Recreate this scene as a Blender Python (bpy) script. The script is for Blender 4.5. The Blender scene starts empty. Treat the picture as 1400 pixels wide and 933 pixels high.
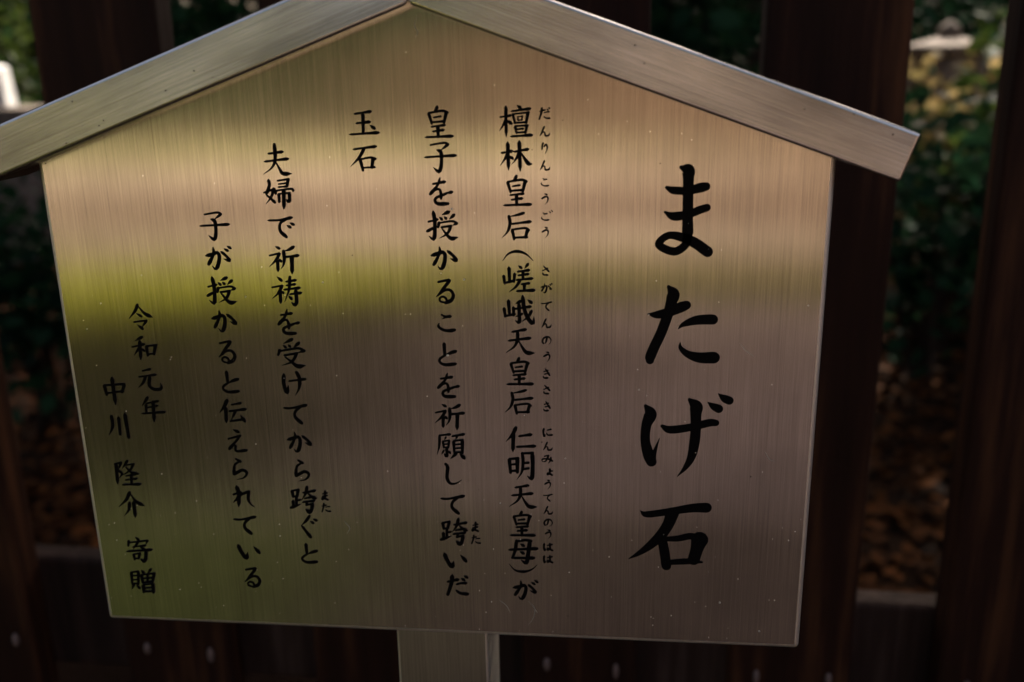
import bpy, bmesh, math, random
from mathutils import Vector, Matrix, Euler
R = math.radians
random.seed(11)
scene = bpy.context.scene
col = scene.collection

# ------------------------------------------------------------------ camera
Z0 = 0.95                                   # height of the panel's lower edge
CAM = Vector((0.10694, -0.53765, 0.36051 + Z0))
ROT = Euler((1.27822990, 0.0177413988, 0.101174026), 'XYZ')
FPX = 1329.7
cd = bpy.data.cameras.new('camera')
cam = bpy.data.objects.new('camera', cd); col.objects.link(cam)
cam.location = CAM; cam.rotation_euler = ROT
cd.sensor_width = 36; cd.lens = 36 * FPX / 1400
cd.clip_start = 0.02; cd.clip_end = 500
cd.dof.use_dof = True; cd.dof.focus_distance = 0.578; cd.dof.aperture_fstop = 4.4
cd.dof.aperture_blades = 7
scene.camera = cam

# ------------------------------------------------------------------ light
SUN_EL, SUN_AZ = 44.0, 12.0                 # azimuth measured from +Y towards +X
world = bpy.data.worlds.new('World'); scene.world = world; world.use_nodes = True
wn = world.node_tree; bg = wn.nodes['Background']
sky = wn.nodes.new('ShaderNodeTexSky'); sky.sky_type = 'NISHITA'; sky.sun_disc = False
sky.sun_elevation = R(SUN_EL); sky.sun_rotation = R(SUN_AZ)
tint = wn.nodes.new('ShaderNodeVectorMath'); tint.operation = 'MULTIPLY'; tint.inputs[1].default_value = (1.10, 1.02, 0.95)   # hazy white sky
wn.links.new(sky.outputs[0], tint.inputs[0]); wn.links.new(tint.outputs[0], bg.inputs[0]); bg.inputs[1].default_value = 0.145
sky.air_density = 0.55; sky.dust_density = 9.0; sky.ozone_density = 0.0
sl = bpy.data.lights.new('sun', 'SUN'); sl.energy = 4.5; sl.angle = R(0.5); sl.color = (1.0, 0.93, 0.82)
so = bpy.data.objects.new('sun', sl); col.objects.link(so)
sd = Vector((math.sin(R(SUN_AZ)) * math.cos(R(SUN_EL)), math.cos(R(SUN_AZ)) * math.cos(R(SUN_EL)), math.sin(R(SUN_EL))))
so.rotation_euler = sd.to_track_quat('Z', 'Y').to_euler(); so.location = (3, 12, 14)
scene.view_settings.view_transform = 'Standard'; scene.view_settings.look = 'None'
scene.view_settings.exposure = 0.98; scene.view_settings.gamma = 1.0
scene.cycles.max_bounces = 8; scene.cycles.transparent_max_bounces = 8

RM = ROT.to_matrix()
def at(px, py, Y):                          # photo measurement -> point on the vertical plane y = Y
    d = RM @ Vector(((px - 700) / FPX, -(py - 466.5) / FPX, -1.0))
    return CAM + d * ((Y - CAM.y) / d.y)

# ------------------------------------------------------------------ helpers
def tag(o, label=None, cat=None, group=None, kind=None):
    if label: o['label'] = label
    if cat: o['category'] = cat
    if group: o['group'] = group
    if kind: o['kind'] = kind
    return o
def link(name, me, mat=None, parent=None):
    o = bpy.data.objects.new(name, me); col.objects.link(o)
    if mat is not None and me is not None and not me.materials: me.materials.append(mat)
    if parent is not None: o.parent = parent
    return o
def empty(name, loc=(0, 0, 0), rz=0):
    o = bpy.data.objects.new(name, None); col.objects.link(o); o.location = loc; o.rotation_euler.z = rz
    o.empty_display_size = 0.05
    return o
def mesh_from(name, vs, fs, smooth=False):
    me = bpy.data.meshes.new(name); me.from_pydata(vs, [], fs); me.update()
    if smooth: me.polygons.foreach_set('use_smooth', [True] * len(me.polygons))
    return me
def bm_mesh(name, bm, smooth=False):
    me = bpy.data.meshes.new(name); bm.to_mesh(me); bm.free()
    if smooth: me.polygons.foreach_set('use_smooth', [True] * len(me.polygons))
    return me
def prism_bm(poly, y0, y1, bevel=0.0, seg=2):  # poly in (x,z), extruded along y
    bm = bmesh.new()
    a = [bm.verts.new((x, y0, z)) for x, z in poly]; b = [bm.verts.new((x, y1, z)) for x, z in poly]
    bm.faces.new(a); bm.faces.new(b[::-1])
    n = len(poly)
    for i in range(n): bm.faces.new((a[i], b[i], b[(i + 1) % n], a[(i + 1) % n]))
    bmesh.ops.recalc_face_normals(bm, faces=bm.faces)
    if bevel: bmesh.ops.bevel(bm, geom=list(bm.edges), offset=bevel, segments=seg, profile=0.5, affect='EDGES')
    return bm
def box_bm(x0, x1, y0, y1, z0, z1, bevel=0.0, seg=2):
    return prism_bm([(x0, z0), (x1, z0), (x1, z1), (x0, z1)], y0, y1, bevel, seg)
def lathe_bm(prof, n=6, rot=0.0):            # prof: (r,z) ; n-sided
    bm = bmesh.new(); rings = []
    for r, z in prof:
        rings.append([bm.verts.new((r * math.cos(rot + 2 * math.pi * i / n), r * math.sin(rot + 2 * math.pi * i / n), z)) for i in range(n)])
    for a, b in zip(rings, rings[1:]):
        for i in range(n): bm.faces.new((a[i], a[(i + 1) % n], b[(i + 1) % n], b[i]))
    bm.faces.new(rings[0][::-1]); bm.faces.new(rings[-1])
    bmesh.ops.recalc_face_normals(bm, faces=bm.faces)
    return bm
def tube(vs, fs, pts, rads, n=7):
    base = len(vs); up = Vector((0.13, 0.31, 0.94))
    for i, p in enumerate(pts):
        t = (pts[min(i + 1, len(pts) - 1)] - pts[max(i - 1, 0)]).normalized()
        s = t.cross(Vector((0.9, 0.2, 0.1)) if abs(t.z) > 0.8 else up).normalized(); u = t.cross(s)
        for k in range(n):
            a = 2 * math.pi * k / n; vs.append(tuple(p + (s * math.cos(a) + u * math.sin(a)) * rads[i]))
    for i in range(len(pts) - 1):
        for k in range(n):
            a = base + i * n + k; b = base + i * n + (k + 1) % n; fs.append((a, b, b + n, a + n))

# ------------------------------------------------------------------ materials
def new_mat(name):
    m = bpy.data.materials.new(name); m.use_nodes = True
    nt = m.node_tree; return m, nt, nt.nodes['Principled BSDF']
def N(nt, t, **kw):
    n = nt.nodes.new(t)
    for k, v in kw.items(): setattr(n, k, v)
    return n
def coords(nt, scale, space='Object', rot=(0, 0, 0)):
    tc = N(nt, 'ShaderNodeTexCoord'); mp = N(nt, 'ShaderNodeMapping')
    mp.inputs['Scale'].default_value = scale; mp.inputs['Rotation'].default_value = rot
    nt.links.new(tc.outputs[space], mp.inputs[0]); return mp.outputs[0]
def noise(nt, vec, scale, detail=4, rough=0.55):
    n = N(nt, 'ShaderNodeTexNoise'); n.inputs['Scale'].default_value = scale
    n.inputs['Detail'].default_value = detail; n.inputs['Roughness'].default_value = rough
    if vec is not None: nt.links.new(vec, n.inputs['Vector'])
    return n.outputs['Fac']
def ramp(nt, fac, stops):
    r = N(nt, 'ShaderNodeValToRGB'); e = r.color_ramp.elements
    e[0].position, e[0].color = stops[0][0], (*stops[0][1], 1)
    e[1].position, e[1].color = stops[-1][0], (*stops[-1][1], 1)
    for p, c in stops[1:-1]:
        x = e.new(p); x.color = (*c, 1)
    nt.links.new(fac, r.inputs[0]); return r.outputs[0]
def remap(nt, fac, a, b, c, d):
    m = N(nt, 'ShaderNodeMapRange'); nt.links.new(fac, m.inputs[0])
    for i, v in zip((1, 2, 3, 4), (a, b, c, d)): m.inputs[i].default_value = v
    return m.outputs[0]
def bump(nt, b, h, strength, dist):
    n = N(nt, 'ShaderNodeBump'); n.inputs['Strength'].default_value = strength; n.inputs['Distance'].default_value = dist
    nt.links.new(h, n.inputs['Height']); nt.links.new(n.outputs[0], b.inputs['Normal'])

def steel(name, grain_deg, rough, aniso, tint=(0.60, 0.575, 0.535), smear_sheen=0.07, streak=1.0):
    """brushed stainless steel. grain_deg: direction of the brushing in the x-z plane (90 = vertical)."""
    m, nt, b = new_mat(name); b.inputs['Metallic'].default_value = 1.0
    L = nt.links
    g = R(grain_deg)
    # object space rotated so that the grain runs along local z
    tc = N(nt, 'ShaderNodeTexCoord')
    mr = N(nt, 'ShaderNodeMapping'); mr.vector_type = 'POINT'
    mr.inputs['Rotation'].default_value = (0, -(math.pi / 2 - g) if grain_deg != 90 else 0, 0)
    L.new(tc.outputs['Object'], mr.inputs[0])
    def st(sx, sz):
        mp = N(nt, 'ShaderNodeMapping'); mp.inputs['Scale'].default_value = (sx, 1.0, sz); L.new(mr.outputs[0], mp.inputs[0]); return mp.outputs[0]
    fine = noise(nt, st(1500, 14), 1.0, 2, 0.7)
    mid = noise(nt, st(760, 8), 1.0, 4, 0.7)
    wide = noise(nt, st(60, 2.5), 1.0, 2, 0.5)
    ad = N(nt, 'ShaderNodeMath', operation='ADD'); L.new(fine, ad.inputs[0]); L.new(mid, ad.inputs[1])
    ad2 = N(nt, 'ShaderNodeMath', operation='ADD'); L.new(ad.outputs[0], ad2.inputs[0]); L.new(remap(nt, wide, 0, 1, 0.32, 0.68), ad2.inputs[1])
    k = 0.30 * streak
    v = remap(nt, ad2.outputs[0], 1.15, 1.85, 1 - k, 1 + k * 0.55)
    # soft handling grime; on the roof boards, painted light and dark reflections
    gr = noise(nt, st(26, 7) if smear_sheen > .2 else coords(nt, (1, 1, 1)), 1.0 if smear_sheen > .2 else 9.0, 4, 0.6)
    gv = remap(nt, gr, 0.35, 0.68, 1 - smear_sheen, 1 + smear_sheen)
    mu = N(nt, 'ShaderNodeMath', operation='MULTIPLY'); L.new(v, mu.inputs[0]); L.new(gv, mu.inputs[1])
    mx = N(nt, 'ShaderNodeVectorMath', operation='SCALE'); mx.inputs[0].default_value = tint; L.new(mu.outputs[0], mx.inputs['Scale'])
    L.new(mx.outputs[0], b.inputs['Base Color'])
    L.new(remap(nt, mid, 0.3, 0.7, rough * 0.92, rough * 1.08), b.inputs['Roughness'])
    b.inputs['Anisotropic'].default_value = aniso
    t = N(nt, 'ShaderNodeCombineXYZ')          # direction of the widest scatter: across the grain
    t.inputs[0].default_value = math.sin(g); t.inputs[2].default_value = -math.cos(g)
    L.new(t.outputs[0], b.inputs['Tangent'])
    bump(nt, b, ad.outputs[0], 0.10, 0.0002)
    return m
M = {}
M['panel'] = steel('brushed_steel_vertical', 90, 0.20, 1.0, tint=(0.62, 0.585, 0.54), smear_sheen=0.13)
M['roof_l'] = steel('brushed_steel_left_slope', 20.5, 0.24, 1.0, tint=(0.80, 0.78, 0.72), streak=1.05, smear_sheen=0.34)
M['roof_r'] = steel('brushed_steel_right_slope', -20.5, 0.24, 1.0, tint=(0.80, 0.78, 0.72), streak=1.05, smear_sheen=0.34)
M['edge'] = steel('polished_folded_edge', 90, 0.22, 0.0, tint=(0.88, 0.86, 0.82), streak=0.3)
M['rim'] = steel('brightened_satin_rim', 90, 0.50, 0.0, tint=(0.90, 0.86, 0.78), streak=0.3)  # lighter tint paints in the light that the rim catches
M['post'] = steel('brushed_steel_post', 90, 0.42, 0.8, tint=(0.60, 0.59, 0.55))

m, nt, b = new_mat('black_enamel'); M['ink'] = m
b.inputs['Base Color'].default_value = (0.003, 0.003, 0.0035, 1); b.inputs['Roughness'].default_value = 0.4; b.inputs['Specular IOR Level'].default_value = 0.05
bump(nt, b, noise(nt, coords(nt, (1, 1, 1)), 900, 2), 0.15, 0.0003)
m, nt, b = new_mat('pale_dust'); M['dust'] = m
b.inputs['Base Color'].default_value = (0.75, 0.72, 0.62, 1); b.inputs['Roughness'].default_value = 0.8
m, nt, b = new_mat('dark_dirt'); M['dirt'] = m
b.inputs['Base Color'].default_value = (0.03, 0.02, 0.012, 1); b.inputs['Roughness'].default_value = 0.9

def wood(name, c0, c1, c2, rough=0.6):
    m, nt, b = new_mat(name)
    v = coords(nt, (28, 28, 1.6)); f = noise(nt, v, 1.6, 6, 0.65)
    big = noise(nt, coords(nt, (7, 7, 0.9)), 1.3, 3)
    ad = N(nt, 'ShaderNodeMath', operation='MULTIPLY_ADD'); nt.links.new(big, ad.inputs[0]); ad.inputs[1].default_value = 0.9; nt.links.new(f, ad.inputs[2])
    c = ramp(nt, remap(nt, ad.outputs[0], 0.6, 1.3, 0, 1), [(0.1, c0), (0.55, c1), (0.95, c2)])
    nt.links.new(c, b.inputs['Base Color']); b.inputs['Roughness'].default_value = rough
    b.inputs['Specular IOR Level'].default_value = 0.12
    bump(nt, b, f, 0.5, 0.004)
    return m
M['picket'] = wood('dark_stained_cedar', (0.010, 0.0042, 0.0028), (0.025, 0.0098, 0.0058), (0.105, 0.043, 0.018))
M['rail'] = wood('weathered_rail_wood', (0.012, 0.007, 0.006), (0.034, 0.020, 0.016), (0.085, 0.054, 0.044), 0.7)
M['bark'] = wood('tree_bark', (0.012, 0.009, 0.006), (0.035, 0.024, 0.016), (0.07, 0.05, 0.035), 0.9)
m, nt, b = new_mat('dull_zinc'); M['nail'] = m
nt.links.new(ramp(nt, noise(nt, coords(nt, (1, 1, 1)), 300, 3), [(0.3, (0.10, 0.068, 0.06)), (0.7, (0.26, 0.18, 0.155))]), b.inputs['Base Color'])
b.inputs['Metallic'].default_value = 0.2; b.inputs['Roughness'].default_value = 0.5
def stone(name, c0, c1, scale=14):
    m, nt, b = new_mat(name); f = noise(nt, coords(nt, (1, 1, 1)), scale, 7, 0.65)
    nt.links.new(ramp(nt, f, [(0.3, c0), (0.7, c1)]), b.inputs['Base Color']); b.inputs['Roughness'].default_value = 0.9
    bump(nt, b, f, 0.6, 0.02); return m
M['stone'] = stone('lichened_granite', (0.10, 0.085, 0.055), (0.30, 0.235, 0.20))
M['white'] = stone('pale_marble', (0.68, 0.68, 0.68), (0.8, 0.8, 0.8), 6)
def leaf(name, c0, c1, trans=0.35, rough=0.45):
    m, nt, b = new_mat(name); out = nt.nodes['Material Output']
    oi = N(nt, 'ShaderNodeNewGeometry')
    c = ramp(nt, oi.outputs['Random Per Island'], [(0.0, c0), (1.0, c1)])
    nt.links.new(c, b.inputs['Base Color']); b.inputs['Roughness'].default_value = rough + .1; b.inputs['Specular IOR Level'].default_value = 0.06
    tr = N(nt, 'ShaderNodeBsdfTranslucent'); nt.links.new(c, tr.inputs[0])
    mx = N(nt, 'ShaderNodeMixShader'); mx.inputs[0].default_value = trans
    nt.links.new(b.outputs[0], mx.inputs[1]); nt.links.new(tr.outputs[0], mx.inputs[2]); nt.links.new(mx.outputs[0], out.inputs[0])
    return m
M['leaf_dark'] = leaf('glossy_dark_leaf', (0.007, 0.026, 0.014), (0.022, 0.065, 0.028))
M['leaf_mid'] = leaf('green_leaf', (0.02, 0.045, 0.010), (0.07, 0.10, 0.02))
M['leaf_yellow'] = leaf('yellowing_leaf', (0.07, 0.065, 0.018), (0.34, 0.25, 0.11), 0.4)
M['litter'] = leaf('fallen_leaf', (0.004, 0.0025, 0.002), (0.12, 0.044, 0.012), 0.15, 0.7)
M['canopy'] = leaf('canopy_leaf', (0.03, 0.07, 0.018), (0.06, 0.11, 0.03), 0.22, 0.6)
def ground_mat(name, stops, scale, bumps=(0.6, 0.02), fine=60):
    m, nt, b = new_mat(name); co = coords(nt, (1, 1, 1))
    a = noise(nt, co, scale, 6, 0.6); f = noise(nt, co, fine, 4, 0.7)
    ad = N(nt, 'ShaderNodeMath', operation='MULTIPLY_ADD'); nt.links.new(f, ad.inputs[0]); ad.inputs[1].default_value = 0.5; nt.links.new(a, ad.inputs[2])
    nt.links.new(ramp(nt, remap(nt, ad.outputs[0], 0.45, 1.05, 0, 1), stops), b.inputs['Base Color'])
    b.inputs['Roughness'].default_value = 1.0; b.inputs['Specular IOR Level'].default_value = 0.03
    bump(nt, b, f, *bumps); return m
M['soil'] = ground_mat('forest_soil', [(0.1, (0.007, 0.004, 0.003)), (0.9, (0.032, 0.018, 0.011))], 1.2)
M['gravel'] = ground_mat('raked_gravel', [(0.1, (0.165, 0.125, 0.088)), (0.9, (0.33, 0.255, 0.185))], 0.5)
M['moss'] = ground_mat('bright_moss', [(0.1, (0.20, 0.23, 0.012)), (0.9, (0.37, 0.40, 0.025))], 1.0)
M['darkmoss'] = ground_mat('shade_painted_moss', [(0.1, (0.014, 0.016, 0.003)), (0.9, (0.036, 0.038, 0.007))], 1.6)  # moss with the shade beyond the shadow edge put into its colour
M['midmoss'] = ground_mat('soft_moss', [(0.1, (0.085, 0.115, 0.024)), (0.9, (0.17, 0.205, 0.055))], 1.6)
M['shade_tone'] = ground_mat('shade_tone_granite', [(0.1, (0.09, 0.068, 0.056)), (0.9, (0.17, 0.13, 0.108))], 3)  # darker paving: nearest rows carry painted shade, scattered slabs vary in tone
M['sand'] = ground_mat('packed_sand', [(0.1, (0.09, 0.057, 0.042)), (0.9, (0.15, 0.10, 0.074))], 0.8)
M['earth'] = ground_mat('beaten_earth', [(0.1, (0.085, 0.055, 0.038)), (0.9, (0.15, 0.10, 0.07))], 0.8)
M['worn'] = ground_mat('worn_moss', [(0.1, (0.075, 0.068, 0.022)), (0.9, (0.17, 0.145, 0.055))], 1.4)
M['pale'] = ground_mat('pale_raked_gravel', [(0.1, (0.27, 0.215, 0.155)), (0.9, (0.48, 0.39, 0.30))], 0.5)
M['verge'] = ground_mat('dry_grass_verge', [(0.1, (0.13, 0.15, 0.05)), (0.9, (0.23, 0.24, 0.08))], 0.8)
M['paving'] = ground_mat('granite_paving', [(0.1, (0.19, 0.145, 0.13)), (0.9, (0.33, 0.26, 0.235))], 3)

# ------------------------------------------------------------------ ground
def sheet(name, x0, x1, y0, y1, z, mat, n=1, wob=0.0):
    vs, fs = [], []
    for j in range(n + 1):
        for i in range(n + 1):
            x = x0 + (x1 - x0) * i / n; y = y0 + (y1 - y0) * j / n
            if wob and j in (0, n): y += random.uniform(-wob, wob)
            if wob and i in (0, n): x += random.uniform(-wob, wob)
            vs.append((x, y, z))
    for j in range(n):
        for i in range(n):
            a = j * (n + 1) + i; fs.append((a, a + 1, a + n + 2, a + n + 1))
    o = link(name, mesh_from(name, vs, fs), mat); tag(o, kind='structure'); return o
sheet('ground', -200, 200, -200, 200, 0.0, M['soil'])
sheet('gravel_court', -30, 30, -15, -5.15, 0.006, M['gravel'], 24, 0.05)
sheet('added_grass_strip', -24, -0.8, -14.2, -11.2, 0.012, M['verge'], 24, 0.08)  # grass, sand, pale and earth sheets added to band the panel's reflections
sheet('added_sand_strip', -30, 30, -8.4, -6.9, 0.012, M['sand'], 24, 0.05)
sheet('added_pale_strip', -30, 0.7, -10.8, -8.9, 0.012, M['pale'], 24, 0.05)
sheet('added_pale_gravel', -30, 1.6, -6.75, -5.95, 0.020, M['pale'], 24, 0.04)
sheet('added_earth_sheet', 1.15, 30, -15, -5.7, 0.018, M['earth'], 24, 0.06)  # added to darken the reflection on the panel's right
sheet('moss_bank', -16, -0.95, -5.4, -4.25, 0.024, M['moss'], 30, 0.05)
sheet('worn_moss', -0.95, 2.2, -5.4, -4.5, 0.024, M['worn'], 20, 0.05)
sheet('shade_strip', -16, 10, -4.7, -4.4, 0.012, M['darkmoss'], 24, 0.03)  # dark strip painted in to sharpen the shadow edge
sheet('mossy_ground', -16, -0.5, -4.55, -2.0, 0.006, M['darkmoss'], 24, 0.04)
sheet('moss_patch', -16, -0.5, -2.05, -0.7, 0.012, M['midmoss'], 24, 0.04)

# slabs added before the sign; their reflection stands in for the camera holder
path = empty('stand_in_paving'); tag(path, kind='structure')
slab_me = bm_mesh('paving_slab', box_bm(-0.295, 0.295, -0.295, 0.295, 0, 0.05, 0.008, 1))
slab_me.materials.append(M['paving']); shade_tone_me = slab_me.copy(); shade_tone_me.materials.clear(); shade_tone_me.materials.append(M['shade_tone'])
for j in range(6):
    for i in range(8):
        o = link('paving_slab', shade_tone_me if j < 2 or random.random() < .12 else slab_me, None, path)
        o.location = (-0.42 + i * 0.61 + (0.15 if j % 2 else 0), -1.05 - j * 0.61, -0.02 + random.uniform(-.003, .003))
        o.rotation_euler.z = random.choice((0, 1, 2, 3)) * math.pi / 2 + random.uniform(-.01, .01)

# ------------------------------------------------------------------ the sign
sign = empty('information_sign', (0, 0.03, 0))
tag(sign, 'brushed steel notice board with pitched roof and black brush lettering', 'sign')
PW, PH, PA = 0.2250, 0.2980, 0.0846
off = -sign.location
def put(o):
    o.location = off
    if len(o.data.materials) == 1:       # folded edges: polished on the roof, brightened rim elsewhere
        o.data.materials.append(M['edge'] if o.name.startswith('roof') else M['rim'])
        ns = [p.normal for p in o.data.polygons]
        for p in o.data.polygons:
            if p.area < 0.0012 and max(abs(p.normal.x), abs(p.normal.y), abs(p.normal.z)) < 0.999 and len(p.vertices) <= 4:
                if abs(p.normal.y) > 0.08: p.material_index = 1
    return o
poly = [(-PW, Z0), (PW, Z0), (PW, Z0 + PH + 0.006), (0, Z0 + PH + PA + 0.006), (-PW, Z0 + PH + 0.006)]
panel = put(link('panel', bm_mesh('panel', prism_bm(poly, 0.0, 0.016, 0.003, 5)), M['panel'], sign))
# roof boards: mitred at the apex
slope = (1.3326 - 1.2399) / 0.2535
def roof_poly(s):
    n = Vector((slope, 1)).normalized()      # outward normal in x-z of the right slope
    d = Vector((1, -slope)).normalized()
    lo0 = Vector((0.0006, 1.3331)); lo1 = Vector((0.2548, 1.2401))
    T = 0.0262
    hi1 = lo1 + n * T + d * -0.0006
    hi0 = Vector((0.0006, lo0.y + T / n.y))
    return [(s * p.x, p.y) for p in (lo0, lo1, hi1, hi0)]
roofs = []
for s, k in ((-1, 'roof_l'), (1, 'roof_r')):
    o = put(link('roof_board', bm_mesh('roof_board', prism_bm(roof_poly(s), -0.014, 0.036, 0.0019, 4)), M[k], sign)); roofs.append(o)
# mounting post
post = put(link('post', bm_mesh('post', box_bm(-0.0335, 0.0278, 0.0165, 0.0765, 0.0, 1.28, 0.0016, 3)), M['post'], sign))
foot = put(link('base_plate', bm_mesh('base_plate', box_bm(-0.10, 0.095, -0.05, 0.145, 0.001, 0.010, 0.002, 2)), M['post'], sign))

# ------------------------------------------------------------------ lettering
PROF = {
 'h': [(0, .9), (.07, 2.7), (.45, 2.5), (.82, 3.6), (.93, 4.2), (1, 2.6)],
 'v': [(0, 2.0), (.07, 4.8), (.5, 4.2), (1, 3.6)],
 'n': [(0, 2.0), (.07, 4.9), (.45, 4.2), (.82, 4.4), (1, .7)],
 'l': [(0, 3.4), (.1, 4.6), (.45, 3.8), (1, .4)],
 'r': [(0, 1.0), (.3, 2.6), (.72, 5.0), (.8, 4.9), (1, .4)],
 'd': [(0, .4), (.45, 3.4), (.8, 4.5), (1, 3.0)],
 'e': [(0, 2.6), (.5, 2.9), (1, 3.4)],
 'k': [(0, 2.0), (.07, 4.8), (.4, 4.3), (.78, 4.9), (1, .4)],
 'c': [(0, 1.2), (.15, 3.2), (.5, 3.3), (.88, 4.7), (1, 3.6)],
 's': [(0, 3.6), (.12, 4.4), (.5, 4.0), (1, .4)],
 'b': [(0, .6), (.5, 4.0), (1, .6)],
}
# each glyph: origin x, origin y, magnification, strokes measured in the magnified photograph
G = {}
S = 9.33
G['檀'] = (670,130,S,"h.9 120,285 268,262;n.9 200,145 207,538;l.7 195,320 165,390 118,460;d 212,318 272,366;d 342,130 392,170;h 268,210 512,175;v.7 290,240 318,358;e.8 300,243 495,222;v.85 485,225 460,355;e.8 310,358 465,348;e.6 352,280 358,325;e.5 352,280 415,270;e.6 412,272 405,318;e.5 358,324 403,318;v.7 318,400 340,485;e.8 320,398 480,388;v.8 470,390 452,482;e.8 345,438 420,430;e.8 340,482 455,474;h 262,530 535,512")
G['林'] = (670,130,S,"h 138,742 285,716;n 225,605 237,962;l.75 225,735 190,815 128,905;d.9 240,775 292,815;h 300,727 487,692;n 372,588 385,978;l.75 368,730 330,820 272,888;r 388,722 440,810 490,875 542,882")
G['皇'] = (670,230,S,"l.9 335,100 325,125 285,172;v.8 222,172 262,305;e 232,175 400,150 462,172;v.9 448,170 418,295;e.8 290,232 375,218;e.9 265,290 415,280;h.9 250,347 428,325;h.9 268,405 412,386;v.9 338,340 340,470;h 172,475 522,463")
G['后'] = (670,230,S,"l.8 430,572 360,595 235,622;s.9 240,615 255,700 225,810 150,892;h 265,715 518,683;v.85 282,780 308,905;e.9 290,785 445,765 495,792;v.9 478,790 452,885;e.9 310,888 470,880")
G['（'] = (670,330,S,"b.95 162,248 235,160 345,130 460,165 550,250")
G['嵯'] = (670,330,S,"v.9 240,330 250,520;v.8 172,435 188,538;e 185,533 300,505;v.8 315,408 305,515;d.8 362,310 402,345;l.8 485,290 440,348;h.9 345,390 500,368;h.85 355,437 490,418;v.8 420,390 422,482;h.9 330,495 540,474;l.8 385,495 330,580 245,645;h.85 395,548 502,535;v.85 440,545 436,630;h 335,636 565,624")
G['峨'] = (670,330,S,"v.9 235,750 248,940;v.8 178,850 195,960;e 190,955 310,930;v.8 300,838 300,945;l.9 392,762 325,800;h.9 300,865 520,833;k.9 368,790 374,930 372,1035 318,1008;l.7 412,925 320,965;k 415,695 435,850 480,975 550,1050 560,960;l.8 530,888 490,960 405,1025;d.9 480,745 532,785")
G['天'] = (670,430,S,"h 275,225 457,192;h 230,337 512,303;l.9 352,215 350,320 310,410 203,490;r 362,330 415,425 470,488 572,492")
G['仁'] = (670,530,S,"l 330,512 285,600 203,690;n 298,580 292,822;h 362,622 527,600;h 333,757 575,748")
G['明'] = (670,625,S,"v.9 245,20 262,198;e 250,25 358,18;v 350,22 348,192;e.8 262,98 340,90;e.9 260,180 345,172;s.85 412,-48 422,60 405,190 342,288;e.9 405,-45 545,-52;k 540,-50 545,120 532,275 475,242;e.8 425,78 490,72;e.8 428,155 490,145")
G['母'] = (675,725,S,"s.85 290,135 285,210 260,330 240,355;v.8 290,140 272,260 240,352;e 290,145 400,128 475,140;k 462,140 440,300 415,415 348,380;h 238,355 515,355;h 190,250 557,235;d.8 338,175 387,200;d.8 333,272 385,297")
G['）'] = (675,725,S,"b.8 200,433 275,512 385,530 485,502 553,443")
G['が'] = (260,280,S,"k.95 203,652 280,636 345,612 372,660 360,760 325,825 282,778;c.95 292,545 300,625 268,700 238,760;k.7 395,600 460,655 508,715 425,690;d.75 430,560 482,590;d.75 468,527 518,558")
G['子'] = (560,140,S,"e.9 268,545 440,518 490,540;l.8 488,540 445,575 395,612;k.95 352,610 400,640 405,790 375,885 302,830;h 188,703 588,678")
G['を'] = (560,235,S,"h 288,158 452,128;c.95 388,75 355,175 265,285;c.85 268,285 330,232 380,225 400,280 402,340;l.9 540,258 470,280;c 525,252 440,290 345,330 325,375 370,410 488,408")
G['授'] = (560,235,S,"k 300,505 322,640 312,855 245,820;h.9 232,640 358,608;s.85 228,758 350,692;l 500,512 410,552;d.8 378,575 415,612;d.8 440,570 470,602;l.9 568,550 505,608;v.8 378,642 365,705;e.8 372,655 540,630 605,658;l.8 605,658 550,682;e.9 410,707 530,692;l.8 528,700 480,790 378,850;r.95 408,715 465,790 530,850 620,836")
G['か'] = (560,330,S,"k 278,183 350,162 420,140 452,180 440,290 400,358 358,312;c.95 380,72 385,145 345,235 310,298;k.8 482,122 555,185 602,248 515,220")
G['る'] = (560,330,S,"e 368,520 440,505 500,495;s.9 510,505 430,605 340,712;c 345,705 440,628 520,625 558,690 530,755 460,785;e.8 460,785 395,768 385,730 415,708 455,720 475,755")
G['こ'] = (560,425,S,"h.9 400,45 450,72 525,70;l.8 525,72 470,80 412,108;c.95 378,160 368,200 430,245 510,255 575,245")
G['と'] = (560,425,S,"v.9 440,412 450,565;s.95 588,518 530,535 450,570;c.9 480,555 390,610 390,660 460,690 585,678")
G['祈'] = (340,285,S,"d.8 338,485 395,515;e.8 270,602 392,575;l.8 395,580 345,665 265,747;n.85 368,655 376,812;d.75 382,640 418,682;l.9 572,492 520,525 450,548;s.9 445,545 455,640 445,720 412,775;h 465,622 633,602;n 550,612 556,838")
G['願'] = (570,520,S,"h.8 280,705 425,690;s.7 290,705 285,840 258,950;l.5 370,725 350,762;v.6 332,775 345,860;e.6 335,778 412,768;v.6 412,770 402,858;e.5 345,818 402,812;e.6 345,858 402,854;k.75 378,862 385,965 345,935;l.5 345,895 315,945;d.6 402,900 428,930;h.8 445,715 602,688;l.6 520,705 492,755;v.7 468,770 480,925;e.65 470,772 585,762;v.85 582,765 582,920;e.5 485,820 570,814;e.5 485,868 570,862;e.6 482,920 572,914;l.8 505,930 430,1000;d 545,930 608,992")
G['し'] = (570,620,S,"s.95 368,138 392,180 385,310 425,383 500,383 572,338")
G['て'] = (570,620,S,"h 302,575 400,580 600,545;c.95 540,560 460,615 450,690 530,765")
G['跨'] = (375,660,7.78,"v.8 188,85 202,150;e.8 185,88 258,75;v.8 255,78 243,140;e.7 205,148 250,140;v.7 235,145 238,240;e.7 238,190 275,183;v.75 200,190 207,262;s.8 180,265 285,228;h.8 300,108 435,85;l.8 348,45 335,115 290,188;r.8 355,108 400,150 455,172;h.7 320,168 388,155;h.7 300,207 430,190;v.6 352,208 342,235;e.7 342,238 410,222;k.85 408,222 398,285 378,312 335,280")
G['い'] = (570,725,S,"k 350,295 385,380 445,465 472,390;d 555,315 628,398")
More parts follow.
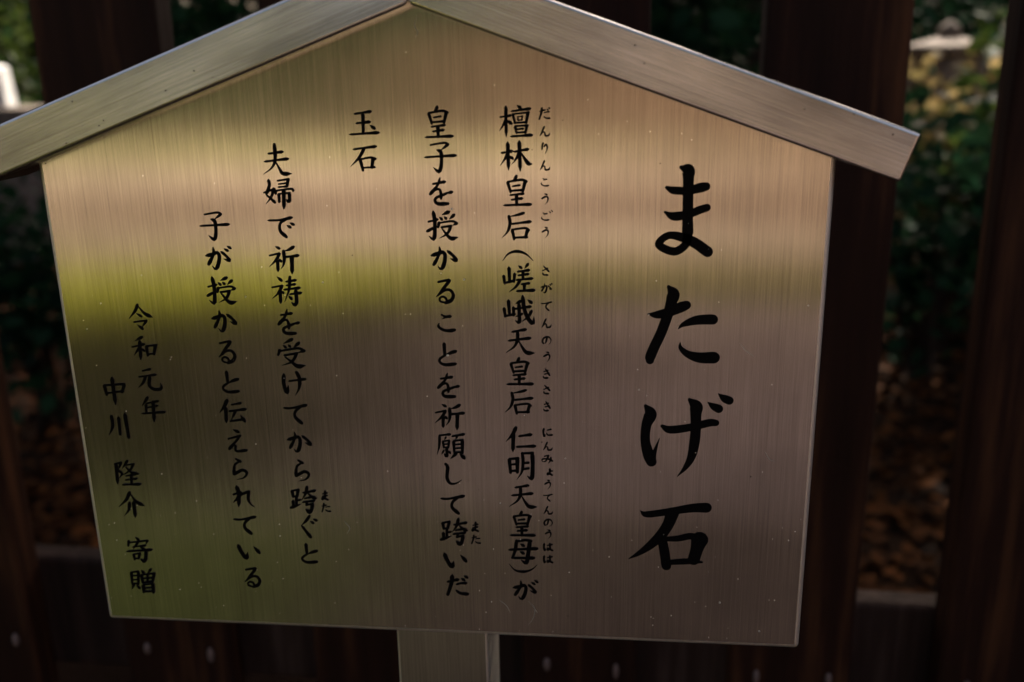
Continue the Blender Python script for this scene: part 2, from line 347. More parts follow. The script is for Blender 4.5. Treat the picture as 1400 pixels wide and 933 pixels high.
G['だ'] = (570,725,S,"h 383,660 528,630;v 452,572 440,680 395,818;h.9 500,692 560,678 632,675;c.9 498,765 555,805 648,815;d.8 565,615 607,638;d.8 598,580 645,605")
G['た'] = (570,725,S,"h 383,660 528,630;v 452,572 440,680 395,818;h.9 500,692 560,678 632,675;c.9 498,765 555,805 648,815")
G['玉'] = (450,140,S,"h 318,150 532,118;h 342,270 520,250;v.95 430,140 436,400;h 258,412 632,387;d 520,290 580,338")
G['石'] = (450,140,S,"h 303,602 597,563;l.9 445,600 375,715 273,822;v.85 395,728 432,868;e.9 400,728 525,705 590,722;v.95 560,715 545,832;e.8 440,835 578,828")
G['夫'] = (340,190,S,"h 243,192 432,165;h 197,292 502,255;l 328,72 338,260 295,370 187,454;r 345,292 395,385 440,443 550,444")
G['婦'] = (340,190,S,"k.85 252,520 262,600 225,712 228,718;c.8 222,715 275,755 335,812;l.8 318,635 290,740 222,832;h.9 188,690 332,640;e.85 372,535 508,515;v.85 503,515 490,605;e.7 385,578 485,565;h.8 375,617 495,607;v.75 345,655 345,700;e.8 348,662 540,638 568,662;v.75 385,700 392,805;e.7 385,702 525,690;k.85 520,692 520,795 478,770;n.95 448,650 452,897")
G['で'] = (340,285,S,"h 243,155 400,150 550,118;c.95 500,135 405,190 405,290 482,365;d.85 485,215 535,245;d.85 523,183 575,210")
G['祷'] = (350,380,S,"d.85 265,-15 328,38;e.8 208,122 335,100;l.8 335,105 280,200 208,267;n.85 308,170 317,332;d.75 318,160 352,195;h.85 378,50 508,30;h.8 383,98 500,82;h.9 352,152 558,128;l.8 432,-12 422,150 368,307;h.85 430,210 578,192;k.9 508,150 520,300 495,345 455,312;d.75 418,228 458,272")
G['受'] = (360,475,S,"l.9 367,-103 257,-46;d.75 250,-28 292,4;d.75 317,-38 345,-6;l.9 455,-58 385,6;v.8 215,25 193,95;e.9 208,48 440,12 525,45;l.8 525,42 445,70;e.9 273,102 432,75;l.8 430,80 370,178 238,232;r 278,122 365,185 440,240 542,230")
G['け'] = (360,475,S,"k.95 262,342 262,460 300,580 322,485;h.9 322,432 540,404;s 425,320 462,400 458,520 412,612")
G['ら'] = (370,575,S,"c.8 343,503 408,545;c.85 395,545 340,580 325,650 325,705;s.85 330,705 430,652 490,690 450,750 362,772")
G['ぐ'] = (375,660,7.78,"s.8 375,355 340,405 288,455;c.9 290,455 340,520 388,580;d.75 382,410 418,432;d.75 412,385 452,405")
G['伝'] = (270,475,7.46,"l 302,540 275,600 228,667;n.95 288,610 296,772;h.85 343,587 442,568;h.95 320,652 492,630;l.7 390,650 345,745;e.9 340,752 460,735;d.9 438,690 485,755")
G['え'] = (290,590,7.46,"d.85 211,-20 271,7;e.85 168,75 285,45;c.85 285,50 240,105 178,177;c.8 215,132 240,145 248,200 350,192")
G['れ'] = (290,590,7.46,"n 250,558 272,640 272,768;e.9 220,642 292,622;s.8 288,645 250,690 220,722;c.75 220,722 300,645 375,612;s.8 375,612 370,690 395,740 432,770")
G['令'] = (130,405,4.66,"l.9 270,55 255,95 216,145;r.95 275,65 315,110 367,136;d.75 263,110 297,130;e.8 250,165 328,155;l.75 328,158 300,198;d.8 270,182 305,210")
G['和'] = (130,405,4.66,"l.85 300,260 255,285;h.85 233,325 315,306;n.95 285,285 292,407;l.75 285,325 250,378;d.7 290,330 318,350;v.85 328,315 337,377;e.85 330,318 390,312;v.85 385,315 377,370;e.8 337,370 378,364")
G['元'] = (130,405,4.66,"h.85 300,477 352,465;h.9 277,515 388,500;l.9 322,515 305,555 276,583;k.9 350,510 347,570 380,593 422,588 418,552")
G['年'] = (130,405,4.66,"l.85 335,645 320,670 300,700;h.85 325,684 402,668;h.8 322,712 398,698;v.75 325,688 328,742;h.95 298,748 445,738;n.95 370,668 378,802")
G['中'] = (130,405,4.66,"v.9 58,565 75,628;e 60,568 185,560;v.9 188,560 173,612;e.9 75,618 180,605;n 108,518 132,693")
G['川'] = (130,405,4.66,"s 105,765 112,830 90,887;v.9 150,770 160,880;v 190,748 215,900")
G['隆'] = (130,615,4.55,"e.8 122,88 162,80;l.7 162,82 145,125;s.7 145,128 168,150 150,178;n.9 130,85 142,215;l.75 202,68 170,118;e.65 195,95 240,88;l.65 240,90 215,130 165,162;r.75 190,105 225,140 275,152;h.7 190,163 255,153;v.7 225,150 228,215;h.7 188,188 260,180;h.9 170,217 282,214")
G['介'] = (130,615,4.55,"l.95 215,265 195,310 147,357;r.95 220,275 255,322 308,350;l.9 215,330 210,375 182,412;n.95 240,322 252,422")
G['寄'] = (130,615,4.55,"d.8 250,543 272,562;v.7 210,565 207,597;e.75 213,578 325,565;l.6 328,565 315,590;h.7 232,605 315,595;l.65 268,575 235,622;d.7 275,600 312,622;h.9 197,632 352,622;v.65 240,648 248,682;e.65 240,650 280,643;v.65 278,645 273,676;e.6 248,678 273,673;k.85 318,630 312,690 283,680")
G['贈'] = (130,615,4.55,"v.75 225,760 233,835;e.7 225,763 268,757;v.75 270,760 270,835;e.55 232,785 265,782;e.55 232,810 265,807;e.65 232,833 270,830;l.75 242,838 230,868;d.75 258,838 278,862;d.7 288,750 305,768;l.7 347,743 328,768;v.75 288,775 298,825;e.7 290,778 368,768;v.75 368,770 360,820;v.6 327,775 328,818;e.55 295,800 360,795;e.65 297,824 358,818;v.75 300,838 305,884;e.65 300,838 360,832;v.8 360,832 365,886;e.55 305,860 358,856;e.65 305,882 362,878")
# small reading aids
F = 0.50
G['fん'] = (670,130,S,"l 693,400 668,455 635,522;c 638,518 675,468 698,478 705,515 735,517;l 728,518 752,508 766,472")
G['fり'] = (670,130,S,"v 682,605 668,640 665,688;s 692,655 715,628 730,655 725,700 703,750")
G['fう'] = (670,230,S,"d 688,330 727,342;s 662,392 705,368 735,375 733,425 700,468")
G['fさ'] = (670,330,S,"h 672,378 742,345;c 685,315 757,388;c 678,398 688,428 740,432")
G['fの'] = (670,430,S,"s 722,292 705,355 675,365;s 675,365 663,330 690,292 740,283 773,320 762,362 733,380")
G['fき'] = (670,430,S,"h 688,732 747,715;h 698,765 760,748;c 710,690 767,778;c 685,788 700,812 742,810")
G['fに'] = (670,530,S,"k 690,525 680,570 693,628 707,598;h 728,550 782,538;c 722,585 740,612 795,610")
G['fみ'] = (670,625,S,"e 695,-12 748,-22;s 748,-18 712,48 668,58;c 668,55 670,25 740,22 797,48;l 778,5 772,40 742,82")
G['fょ'] = (670,625,S,"v 765,150 765,218;e 765,185 795,180;c 765,218 735,228 740,205 795,232")
G['fは'] = (675,725,S,"k 645,170 640,220 652,258 662,235;h 678,198 747,184;v 715,168 720,240;c 720,242 688,257 688,232 752,260")
G['fま'] = (375,660,7.78,"h 510,122 566,110;h 508,148 566,138;v 540,85 541,165;c 541,165 512,182 514,160 572,184")
TITLE = {
 'ま': (860,215,"445,88,36 500,112,112 505,180,94 502,300,90 499,500,90 499,640,96|500,660,80 475,750,70 380,803,70 255,745,68 330,668,62 450,682,78 560,730,90 668,806,92|322,260,32 380,283,66 500,285,70 610,260,84 655,250,74|306,468,20 380,503,74 500,487,70 600,450,70 662,430,66"),
 'た': (860,375,"337,108,30 375,170,106 352,260,86 328,350,86 272,500,86 215,620,86 182,700,86 178,732,70|162,340,12 240,345,66 340,322,80 440,282,90 488,264,78|418,465,4 460,430,40 560,395,76 660,386,86 712,386,88|435,578,4 440,628,36 500,680,62 600,710,90 720,710,102"),
 'げ': (860,525,"142,188,30 182,255,102 148,350,82 138,480,78 165,600,92 190,662,86|192,665,66 218,575,34 259,462,3|283,360,30 350,390,66 520,370,66 680,332,66 738,332,56|515,135,30 568,190,106 568,260,90 567,380,84 556,500,84 530,620,68 480,710,40 410,788,3|668,155,3 715,190,56 762,212,74|757,82,3 808,122,62 852,142,72"),
 '石': (850,660,"158,240,6 215,270,54 400,247,60 600,217,76 720,214,88|430,262,108 392,360,92 320,462,86 220,550,62 130,610,34 58,648,3|345,492,76 362,580,80 380,708,78|345,480,36 480,475,52 590,456,56 700,492,56|662,486,140 640,560,104 612,655,96|395,678,44 560,670,50 682,676,16"),
}
def catmull(p, sub=7):                     # p: list of tuples (any dimension)
    if len(p) == 2: return [tuple(a + (b - a) * i / 10 for a, b in zip(*p)) for i in range(11)]
    out = []
    q = [tuple(2 * a - b for a, b in zip(p[0], p[1]))] + p + [tuple(2 * a - b for a, b in zip(p[-1], p[-2]))]
    for i in range(1, len(q) - 2):
        for s in range(sub):
            t = s / sub
            out.append(tuple(0.5 * (2 * b + (c - a) * t + (2 * a - 5 * b + 4 * c - d) * t * t + (3 * b - a - 3 * c + d) * t ** 3)
                             for a, b, c, d in zip(q[i - 1], q[i], q[i + 1], q[i + 2])))
    out.append(p[-1]); return out
def plate(px, py):
    v = at(px, py, 0.0); return (v.x, v.z)
def px_scale(px, py):                      # metres per photo pixel at that spot of the plate
    a = plate(px - 5, py); b = plate(px + 5, py); c = plate(px, py - 5); d = plate(px, py + 5)
    return (math.dist(a, b) + math.dist(c, d)) / 20
def stroke_pts(strokes):                   # -> list of [(x,z,halfwidth)...] in plate metres
    res = []
    for st in strokes:
        res.append([(*plate(x, y), 0.5 * w * px_scale(x, y)) for x, y, w in st])
    return res
def glyph_strokes(ch, weight):
    ox, oy, s, txt = G[ch]; out = []
    for part in txt.split(';'):
        t = part.split(' '); k = t[0][0]; mult = float(t[0][1:] or 1) * weight * 1.2
        pts = catmull([tuple(ox * (i == 0) + oy * (i == 1) + float(c) / s for i, c in enumerate(q.split(','))) for q in t[1:]], 8)
        ln = [0.0]
        for a, b in zip(pts, pts[1:]): ln.append(ln[-1] + math.dist(a, b))
        pr = PROF[k]; st = []
        # resample by length so the profile is smooth
        n = 18
        for i in range(n + 1):
            f = i / n; target = f * ln[-1]; j = 0
            while j < len(ln) - 2 and ln[j + 1] < target: j += 1
            u = (target - ln[j]) / max(1e-6, ln[j + 1] - ln[j]); x = pts[j][0] + (pts[j + 1][0] - pts[j][0]) * u; y = pts[j][1] + (pts[j + 1][1] - pts[j][1]) * u
            for (f0, w0), (f1, w1) in zip(pr, pr[1:]):
                if f <= f1 + 1e-9: w = w0 + (w1 - w0) * (f - f0) / (f1 - f0); break
            st.append((x, y, w * mult))
        out.append(st)
    return out
def glyph_mesh(name, strokes, cx, cz):
    vs, fs = [], []
    for k, st in enumerate(strokes):
        y = -0.00022 - 0.00003 * k
        n = len(st); base = len(vs); L_, R_ = [], []
        ring = []
        for i, (x, z, w) in enumerate(st):
            a = st[max(0, i - 1)]; b = st[min(n - 1, i + 1)]
            dx, dz = b[0] - a[0], b[1] - a[1]; l = math.hypot(dx, dz) or 1e-9; dx /= l; dz /= l
            L_.append((x - dz * w, z + dx * w)); R_.append((x + dz * w, z - dx * w))
            if i == 0: d0 = (dx, dz)
            d1 = (dx, dz)
        def cap(p, d, w, sgn):
            return [(p[0] + w * (sgn * d[0] * math.sin(t) - d[1] * math.cos(t) ), p[1] + w * (sgn * d[1] * math.sin(t) + d[0] * math.cos(t))) for t in [math.pi * q / 6 for q in range(1, 6)]]
        c0 = cap(st[0], d0, st[0][2], -1); c1 = cap(st[-1], d1, st[-1][2], 1)
        def add(p): vs.append((p[0] - cx, y, p[1] - cz)); return len(vs) - 1
        li = [add(p) for p in L_]; ri = [add(p) for p in R_]
        for i in range(n - 1): fs.append((li[i], li[i + 1], ri[i + 1], ri[i]))
        c0i = [add(p) for p in c0]; c1i = [add(p) for p in c1]
        fs.append(tuple([ri[0]] + c0i[::-1] + [li[0]])); fs.append(tuple([li[-1]] + c1i + [ri[-1]]))
        loop = li + c1i + ri[::-1] + c0i[::-1]
        bk = []
        for q in loop: v = vs[q]; vs.append((v[0], 0.0, v[2])); bk.append(len(vs) - 1)
        for i in range(len(loop)): j = (i + 1) % len(loop); fs.append((loop[i], bk[i], bk[j], loop[j]))
    me = mesh_from(name, vs, fs); bm = bmesh.new(); bm.from_mesh(me)
    bmesh.ops.recalc_face_normals(bm, faces=bm.faces); bm.to_mesh(me); bm.free(); me.materials.append(M['ink']); return me
def bbox_px(strokes):
    xs = [v for st in strokes for x, y, w in st for v in (x - w / 2, x + w / 2)]; ys = [v for st in strokes for x, y, w in st for v in (y - w / 2, y + w / 2)]
    return (min(xs) + max(xs)) / 2, (min(ys) + max(ys)) / 2
cache = {}
def write(ch, pos=None, weight=1.0, key=None):
    k = (ch, weight)
    if k not in cache:
        s = glyph_strokes(ch, weight); c = bbox_px(s); cx, cz = plate(*c)
        cache[k] = (glyph_mesh('character', stroke_pts(s), cx, cz), c)
    me, c = cache[k]
    x, z = plate(*(pos or c))
    o = link('character', me, None, panel); o.location = (x, 0, z); return o
# title
for ch, (ox, oy, txt) in TITLE.items():
    sts = []
    for part in txt.split('|'):
        p = [tuple(map(float, q.split(','))) for q in part.split(' ')]
        sts.append([(ox + x / 6.22, oy + y / 6.22, max(0.2, w) / 6.22) for x, y, w in catmull(p, 9)])
    c = bbox_px(sts); cx, cz = plate(*c)
    o = link('title_character', glyph_mesh('title_character', stroke_pts(sts), cx, cz), None, panel); o.location = (cx, 0, cz)
# first column
for ch in '檀林皇后（嵯峨天': write(ch)
write('皇', (711.3, 507.7)); write('后', (709.9, 549.6)); write('仁'); write('明'); write('天', (715.3, 678.9)); write('皇', (714.8, 716)); write('母'); write('）'); write('が', (717.9, 806.8))
# second column
write('皇', (600, 166.8))
for ch in '子を授かること': write(ch)
write('を', (613.1, 527.4)); write('祈', (615, 570.1)); write('願'); write('し'); write('て'); write('跨', (621, 727)); write('い'); write('だ')
# third, fourth, fifth column
write('玉'); write('石')
for ch in '夫婦で祈祷': write(ch)
write('を', (394.7, 440.6)); write('受'); write('け'); write('て', (404.2, 566.5)); write('か', (409.7, 605)); write('ら'); write('跨'); write('ぐ'); write('と', (423.2, 756.7))
for ch, p in (('子', (293.5, 309.7)), ('が', None), ('授', (302.6, 397.5)), ('か', (306.9, 439.6)), ('る', (310.9, 481.6)), ('と', (315.2, 522.3)), ('伝', None), ('え', None),
              ('ら', (328.5, 641)), ('れ', None), ('て', (335.3, 718.3)), ('い', (340.4, 754.9)), ('る', (345.6, 789.7))): write(ch, p)
for ch in '令和元年中川隆介寄贈': write(ch, None, 0.92)
# reading aids; the ones shared with the large letters are scaled copies
def small(ch, pos, s=0.36):
    o = write(ch, pos, 1.05); o.scale = (s, 1, s); return o
def aid(ch, pos): return write('f' + ch, pos, F)
small('だ', (744.7, 154.9), .44); aid('ん', (745, 179.8)); aid('り', (744.7, 202.6)); aid('ん', (745.2, 226.5)); small('こ', (745.2, 249.6), .42); aid('う', (745.2, 272.3))
o = small('こ', (745.5, 296.5), .42)
for dx, dy in ((6.5, -6.2), (9.0, -8.0)):
    st = [(745.5 + dx - 1.2, 296.5 + dy - 1.3, .3), (745.5 + dx, 296.5 + dy, 1.5), (745.5 + dx + .8, 296.5 + dy + 1.0, 1.3)]
    c = bbox_px([st]); cx, cz = plate(*c); q = link('voicing_mark', glyph_mesh('voicing_mark', stroke_pts([st]), cx, cz), None, panel); q.location = (cx, 0, cz)
aid('う', (745.5, 317.9)); aid('さ', (746.4, 370.5)); small('が', (747, 394.3), .42); small('て', (747, 419), .42); aid('ん', (747.2, 442.3)); aid('の', (747.2, 465.4)); aid('う', (747.7, 487.9))
aid('き', (747.4, 510.9)); aid('さ', (747.7, 533)); aid('き', (748, 555.7)); aid('に', (748.8, 591.6)); aid('ん', (749, 610.4)); aid('み', (748.3, 628)); aid('ょ', (751.7, 645.4)); aid('う', (748.8, 662.5))
small('て', (749, 680.7), .38); aid('ん', (749.5, 697.9)); aid('の', (749.3, 714.5)); aid('う', (749.5, 730.4)); aid('は', (749.5, 748)); aid('は', (749.5, 764.7))
aid('ま', (650, 720.3)); small('た', (651, 737.4), .42); aid('ま', (444.4, 677.4)); small('た', (446, 694), .42)

# dust specks and scratches on the steel
def inside(x, z): return -PW + .004 < x < PW - .004 and Z0 + .004 < z < Z0 + PH + PA - abs(x) / PW * PA - .006
def specks(name, lst, mat, parent, y=-0.00042):
    vs, fs = [], []
    for x, z, r in lst:
        b0 = len(vs); k = 6; e = random.uniform(.55, 1); a0 = random.uniform(0, 3)
        for i in range(k):
            a = a0 + 2 * math.pi * i / k; rr = r * random.uniform(.75, 1.1); vs.append((x + rr * math.cos(a), y + .00015, z + rr * e * math.sin(a)))
        vs.append((x, y, z))
        for i in range(k): fs.append((b0 + i, b0 + (i + 1) % k, b0 + k))
    o = link(name, mesh_from(name, vs, fs), mat, parent); tag(o, kind='stuff'); return o
L = []
for px, py, r in ((617.7, 286, .0010), (612, 486, .0011), (634.5, 382.5, .0010), (441.5, 386, .0006), (887, 430.5, .0005), (684, 688, .0006), (773, 627, .0006), (984, 824, .0007), (1038, 863, .0008), (951, 619, .0006), (873.5, 533, .0006), (336, 406, .0005),
                  (884, 541, .0004), (1105, 418, .0005), (1087, 727, .0004), (1078, 739, .0004), (672, 823, .0005), (382, 717, .0005), (383, 733, .0005), (119, 450, .0005), (138, 415, .0005)):
    x, z = plate(px, py); L.append((x, z, r * .8))
while len(L) < 170:
    x, z = random.uniform(-PW, PW), Z0 + (PH + PA) * random.random() ** 1.6
    if inside(x, z): L.append((x, z, random.choice((.00012, .00018, .00022, .0003))))
specks('dust_specks', L, M['dust'], panel)
L = []
while len(L) < 26:
    x, z = random.uniform(-PW, PW), random.uniform(Z0, Z0 + PH + PA)
    if inside(x, z): L.append((x, z, random.choice((.00025, .0004, .0003))))
specks('dirt_specks', L, M['dirt'], panel)
for parent, pts_ in ((0, ((135, 172), (141, 165), (290, 106), (226, 124), (265, 97), (90, 196), (20, 222), (62, 224), (98, 139))), (1, ((868, 62), (881, 87), (1168, 156), (1221, 184), (1100, 150), (990, 90)))):
    L = []
    for px, py in pts_:
        v = at(px, py, -0.0146); L.append((v.x, v.z, random.choice((.0004, .0006, .0005))))
    specks('dirt_specks', L, M['dirt'], roofs[parent], -0.0144)
def scratch(pts, w, parent=panel):
    vs, fs = [], []; p = catmull([(*plate(*q),) for q in pts], 6)
    for i, (x, z) in enumerate(p):
        a = p[max(0, i - 1)]; b = p[min(len(p) - 1, i + 1)]; dx, dz = b[0] - a[0], b[1] - a[1]; l = math.hypot(dx, dz); ww = w * math.sin(math.pi * (i + .6) / len(p))
        vs += [(x - dz / l * ww, -0.0002, z + dx / l * ww), (x + dz / l * ww, -0.0002, z - dx / l * ww)]
    for i in range(len(p) - 1): fs.append((2 * i, 2 * i + 1, 2 * i + 3, 2 * i + 2))
    link('scratch', mesh_from('scratch', vs, fs), M['scratch'], parent)
m, nt, b = new_mat('scratched_steel'); M['scratch'] = m
b.inputs['Base Color'].default_value = (0.5, 0.5, 0.44, 1); b.inputs['Metallic'].default_value = 0.4; b.inputs['Roughness'].default_value = 0.6
for pts in (((570, 22), (567, 36), (571, 44), (568, 52)), ((722, 822), (731, 832), (729, 845), (722, 855)), ((728, 828), (732, 834), (735, 838)), ((682, 820), (692, 828), (698, 838)),
            ((1012, 470), (1020, 480), (1030, 487)), ((470, 712), (478, 722), (474, 730)), ((1046, 618), (1052, 628), (1058, 631))): scratch(pts, .00013)

# ------------------------------------------------------------------ picket fence behind the sign
fence = empty('picket_fence', (0, 0.44, 0))
tag(fence, 'dark reddish-brown wooden picket fence behind the metal notice board', 'fence')
FX = []
edges = [(-0.697, -0.586), (-0.469, -0.339), (-0.236, -0.106), (0.009, 0.140), (0.243, 0.374), (0.470, 0.605)]
edges = [(-0.697 - 0.235 * i, -0.697 - 0.235 * i + 0.128) for i in range(8, 0, -1)] + edges + [(0.470 + 0.235 * i, 0.470 + 0.235 * i + 0.130) for i in range(1, 9)]
nail_me = bm_mesh('nail', lathe_bm([(0.0001, -0.0045), (0.0035, -0.004), (0.0052, -0.0015), (0.0055, 0.0), (0.0012, 0.0), (0.0012, 0.006)], 12), True); nail_me.materials.append(M['nail'])
for i, (a, b_) in enumerate(edges):
    bm = box_bm(a, b_, 0.0, 0.042, 0.09, 1.92, 0.005, 2)
    # pointed top
    o = link('picket', bm_mesh('picket', bm), M['picket'], fence); o.location = (0, -0.02, random.uniform(-.004, .004))
    o.rotation_euler.y = random.uniform(-.002, .002)
    for f in (0.22, 0.82):
        for z in (0.632, 1.72):
            if i == 10 and z < 1: continue
            q = link('nail', nail_me, None, o); q.location = (a + (b_ - a) * f, 0.0, z + random.uniform(-.003, .003)); q.rotation_euler.x = -math.pi / 2; q.scale = (random.uniform(.6, .8), random.uniform(1.4, 2.0), 1)
x0, x1 = edges[0][0] - .02, edges[-1][1] + .02
for z0, z1 in ((0.56, 0.7105), (1.66, 1.78)):
    o = link('rail', bm_mesh('rail', prism_bm([(x0, z0 - .021 * x0), (x1, z0 - .021 * x1), (x1, z1 - .021 * x1), (x0, z1 - .021 * x0)], 0.0235, 0.058, 0.006, 2)), M['rail'], fence)

# ------------------------------------------------------------------ planting
LEAF = [(-.0, 0, 0), (.28, .30, .03), (.62, .30, .02), (1.0, 0, -.06), (.62, -.30, .02), (.28, -.30, .03)]
def add_leaf(vs, fs, p, size, rng, flat=False):
    e = Euler((rng.uniform(-.6, .6) if flat else rng.uniform(-1.2, 1.2), rng.uniform(-.25, .25) if flat else rng.uniform(-.9, 1.0), rng.uniform(0, 6.28))).to_matrix()
    b0 = len(vs); s = size * rng.uniform(.7, 1.25)
    for q in LEAF: vs.append(tuple(Vector(p) + e @ (Vector(q) * s)))
    fs.append((b0, b0 + 1, b0 + 2, b0 + 3)); fs.append((b0, b0 + 3, b0 + 4, b0 + 5))
def shrub(name, loc, h, r, nleaf, size, mat, label, cat='shrub', seed=0, group=None):
    rng = random.Random(seed); root = empty(name, loc); tag(root, label, cat, group or 'shrubs growing behind the fence')
    vs, fs = [], []; tips = []
    for k in range(9):
        a = rng.uniform(0, 6.28); d = rng.uniform(.3, 1.0) * r; hh = h * rng.uniform(.55, 1.0)
        tip = Vector((math.cos(a) * d, math.sin(a) * d, hh)); midp = tip * .5 + Vector((0, 0, hh * .15))
        tube(vs, fs, [Vector((rng.uniform(-.04, .04), rng.uniform(-.04, .04), 0)), midp, tip], [.014, .009, .004], 5)
        tips += [midp, tip, (tip + midp) / 2]
    link('stem', mesh_from('stem', vs, fs, True), M['bark'], root)
    vs, fs = [], []
    for k in range(nleaf):
        t = rng.choice(tips); s = r * .42
        p = t + Vector((rng.gauss(0, s), rng.gauss(0, s), rng.gauss(0, h * .16)))
        p.z = min(max(p.z, .06), h * 1.15); add_leaf(vs, fs, p, size, rng)
    link('foliage', mesh_from('foliage', vs, fs), mat, root); return root
def tree(loc, h, tr, clumps, nleaf, size, label, seed, lo=.5, spread=2.2, cat='tree', mat='canopy', leanx=0.0):
    rng = random.Random(seed); root = empty('tree', loc); tag(root, label, cat, 'forest trees behind the fence' if loc[1] > 0 else 'trees added beyond the gravel court for reflections')
    vs, fs = [], []
    trunk = [Vector((leanx * t * t * h + math.sin(t * 5 + seed) * .08, math.cos(t * 4 + seed) * .08, h * t)) for t in [i / 8 for i in range(9)]]
    tube(vs, fs, trunk, [tr * (1.35 if i == 0 else 1 - .1 * i) for i in range(9)], 12); ends = []
    for k in range(clumps):
        t = rng.uniform(lo, 1.0); i = min(7, int(t * 8)); a = trunk[i]
        an = k * 2.4 + rng.uniform(-.4, .4); d = spread * rng.uniform(.45, 1.0) * (1.25 - .5 * t)
        e = a + Vector((math.cos(an) * d, math.sin(an) * d, rng.uniform(.1, .9)))
        tube(vs, fs, [a, a.lerp(e, .5) + Vector((0, 0, .12)), e], [tr * .35, tr * .2, tr * .07], 6); ends.append(e); ends.append(a.lerp(e, .6))
    link('trunk', mesh_from('trunk', vs, fs, True), M['bark'], root)
    vs, fs = [], []
    for k in range(nleaf):
        c = rng.choice(ends); p = c + Vector((rng.gauss(0, .55), rng.gauss(0, .55), rng.gauss(0, .35))); add_leaf(vs, fs, p, size, rng)
    link('crown', mesh_from('crown', vs, fs), M[mat], root); return root

def gp(px, py, Y):                           # ground position under a measured direction
    v = at(px, py, Y); return (v.x, v.y, 0)
# shrubs seen through the gaps
shrub('shrub', gp(1290, 200, 3.3), 0.98, .42, 900, .085, M['leaf_dark'], 'dark glossy leaved shrub in the right fence gap', seed=1)
shrub('shrub', gp(1330, 200, 4.6), 1.05, .5, 1100, .09, M['leaf_yellow'], 'yellowing shrub behind the dark shrub in the right fence gap', seed=2)
shrub('shrub', gp(1362, 200, 3.9), 1.22, .26, 620, .09, M['leaf_mid'], 'bright green shrub beside the rightmost picket', seed=3)
shrub('shrub', gp(960, 40, 3.2), 1.9, .5, 1500, .09, M['leaf_dark'], 'tall dark green shrub above the middle of the right roof board', seed=4)
shrub('shrub', gp(40, 400, 2.6), .9, .35, 700, .08, M['leaf_dark'], 'low dark shrub left of the notice board', seed=5)
shrub('shrub', gp(4, 10, 7.5), 2.4, .5, 900, .10, M['leaf_mid'], 'tall yellow-green shrub at the upper left corner', seed=6)
shrub('shrub', gp(1310, 10, 7.5), 2.6, .9, 1600, .11, M['leaf_dark'], 'tall dark shrub behind the stone lantern', seed=7)
shrub('shrub', gp(1262, 150, 4.4), 1.08, .22, 420, .08, M['leaf_yellow'], 'small pale-leaved shrub beside the widest right picket', seed=9)

shrub('shrub', gp(262, 20, 2.7), 1.95, .3, 1100, .08, M['leaf_dark'], 'tall dark shrub between the two upper left pickets', seed=8)
# stone lantern in the right gap
lx, ly, _ = gp(1293, 90, 5.2)
lan = empty('stone_lantern', (lx, ly, 0), R(18)); lan.scale = (1, 1, .935); tag(lan, 'pale lichened stone lantern among shrubs through the right fence gap', 'stone lantern')
link('base', bm_mesh('base', lathe_bm([(.30, 0), (.30, .10), (.24, .16), (.14, .20)], 6)), M['stone'], lan)
link('shaft', bm_mesh('shaft', lathe_bm([(.13, .20), (.115, .5), (.13, .86)], 12), True), M['stone'], lan)
link('platform', bm_mesh('platform', lathe_bm([(.14, .86), (.27, .94), (.27, 1.0), (.20, 1.02)], 6)), M['stone'], lan)
for k in range(6):
    a = 2 * math.pi * k / 6
    bm = box_bm(-.04, .04, -.04, .04, 1.02, 1.26, .005, 1); o = link('corner_pier', bm_mesh('corner_pier', bm), M['stone'], lan)
    o.location = (math.cos(a) * .165, math.sin(a) * .165, 0); o.rotation_euler.z = a
link('firebox_lintel', bm_mesh('firebox_lintel', lathe_bm([(.19, 1.26), (.20, 1.31)], 6)), M['stone'], lan)
link('cap', bm_mesh('cap', lathe_bm([(.20, 1.31), (.25, 1.33), (.26, 1.37), (.14, 1.40), (.07, 1.42)], 6)), M['stone'], lan)
link('finial', bm_mesh('finial', lathe_bm([(.05, 1.42), (.06, 1.45), (.045, 1.48), (.01, 1.51)], 12), True), M['stone'], lan)

# pale marker post at the far left
wx, wy, _ = gp(6, 100, 5.6)
mk = empty('marker_stone', (wx, wy, 0), R(10)); tag(mk, 'white upright marker stone on a plinth at the far left edge', 'marker stone')
link('plinth', bm_mesh('plinth', box_bm(-.26, .26, -.2, .2, 0, 1.0, .015, 2)), M['stone'], mk)
link('pillar', bm_mesh('pillar', prism_bm([(-.15, 1.0), (.02, 1.0), (.0, 1.25), (-.06, 1.27), (-.15, 1.25)], -.09, .09, .01, 2)), M['white'], mk)

# fallen leaves
rng = random.Random(5); vs, fs = [], []
for k in range(26000):
    y = 1.45 + 8.2 * rng.random() ** 1.25; x = rng.uniform(-1, 1) * (1.2 + y * .75)
    add_leaf(vs, fs, (x, y, rng.uniform(.008, .035)), .055, rng, True)
tag(link('leaf_litter', mesh_from('leaf_litter', vs, fs), M['litter']), 'brown and orange fallen leaves on the ground behind the fence', 'leaves', kind='stuff')

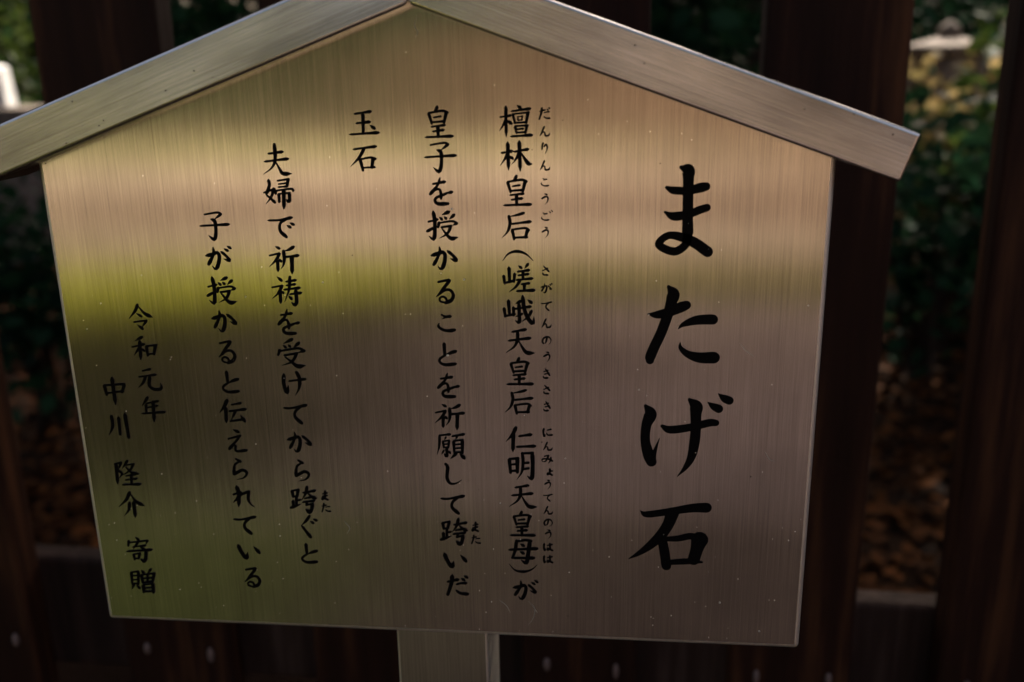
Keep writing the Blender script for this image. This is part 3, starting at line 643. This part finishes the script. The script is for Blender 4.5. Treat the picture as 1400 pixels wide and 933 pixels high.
# trees behind the fence, whose crowns shade the fence and the sign
tree((-3.15, 3.3, 0), 8.0, .16, 20, 9500, .19, 'slender dark tree behind the fence left of the board', 21)
tree((0.9, 4.4, 0), 8.6, .20, 20, 9500, .19, 'thick dark trunk behind the fence directly behind the board', 22)
tree((3.6, 3.2, 0), 7.6, .15, 18, 9000, .19, 'slender dark tree beyond the fence at far right', 23)
tree((-5.2, 4.2, 0), 8.2, .18, 18, 9000, .19, 'dark tree beyond the left end of the fence', 24)
tree((6.6, 4.4, 0), 8.2, .18, 18, 9000, .19, 'dark tree beyond the right end of the fence', 25)
tree((0.2, 7.6, 0), 9.5, .22, 20, 9500, .20, 'tall forest tree far behind the left pickets', 26)
tree((-1.9, 6.8, 0), 9.5, .2, 20, 9500, .20, 'tall forest tree between the marker stone and the board', 27)
tree((-7.6, 9.0, 0), 9.5, .2, 20, 9500, .20, 'tall forest tree in the far left background', 28)
tree((7.6, 9.4, 0), 9.5, .2, 20, 9500, .20, 'tall forest tree in the far right background', 29)
# far wood closing the view behind the fence
def wood_mass(name, x0, x1, y0, y1, h, n, size, label, seed, mat='canopy'):
    rng = random.Random(seed); vs, fs = [], []
    for k in range(n):
        x = rng.uniform(x0, x1); y = rng.uniform(y0, y1); add_leaf(vs, fs, (x, y, rng.random() ** .8 * h * (.8 + .2 * math.sin(x * .7 + seed))), size, rng)
    tag(link(name, mesh_from(name, vs, fs), M[mat]), label, 'wood', kind='stuff')
wood_mass('far_wood', -18, 18, 12, 14, 5.5, 15000, .42, 'dense dark wood closing the view behind the fence', 41, 'leaf_dark')
wood_mass('court_hedge', -22, 22, -17.5, -15.7, 3.2, 12000, .30, 'clipped hedge along the far side of the gravel court', 42)

# cedars added beyond the court to vary the reflections in the roof boards
for k, (x, y, h, sp, seed) in enumerate(((-12.5, -15.0, 10, 1.6, 51), (-8.3, -16.9, 11, .8, 52), (-2.5, -17.1, 12, .45, 53), (0.15, -17.2, 11, .35, 56), (2.9, -16.8, 12, 1.0, 54), (5.6, -16.6, 11, 1.3, 55))):
    tree((x, y, 0), h, .2, 22, 5200, .26, ('broad tree added left of the gravel court', 'slim cedar added beyond the court behind the grass strip', 'slim cedar added beyond the court in line with the sign', 'fuller cedar added beyond the court behind the added wall', 'fuller cedar added right of the others behind the added wall', 'narrowest cedar added beyond the court')[(0, 1, 2, 5, 3, 4)[k]], seed, lo=.2, spread=sp, mat='leaf_dark')

# unseen earthen wall added to brown the reflection near the panel's apex
wl = empty('added_reflection_wall', (8, -15.3, 0)); tag(wl, 'long earthen wall with dark coping, added for its reflection in the panel', 'wall')
link('wall', bm_mesh('wall', box_bm(-10.5, 14, -.15, .15, 0, 1.75, .01, 1)), M['earth'], wl)
link('coping', bm_mesh('coping', prism_bm([(-10.7, 1.76), (14.2, 1.76), (14.2, 1.95), (-10.7, 1.95)], -.35, .35, .05, 2)), M['rail'], wl)
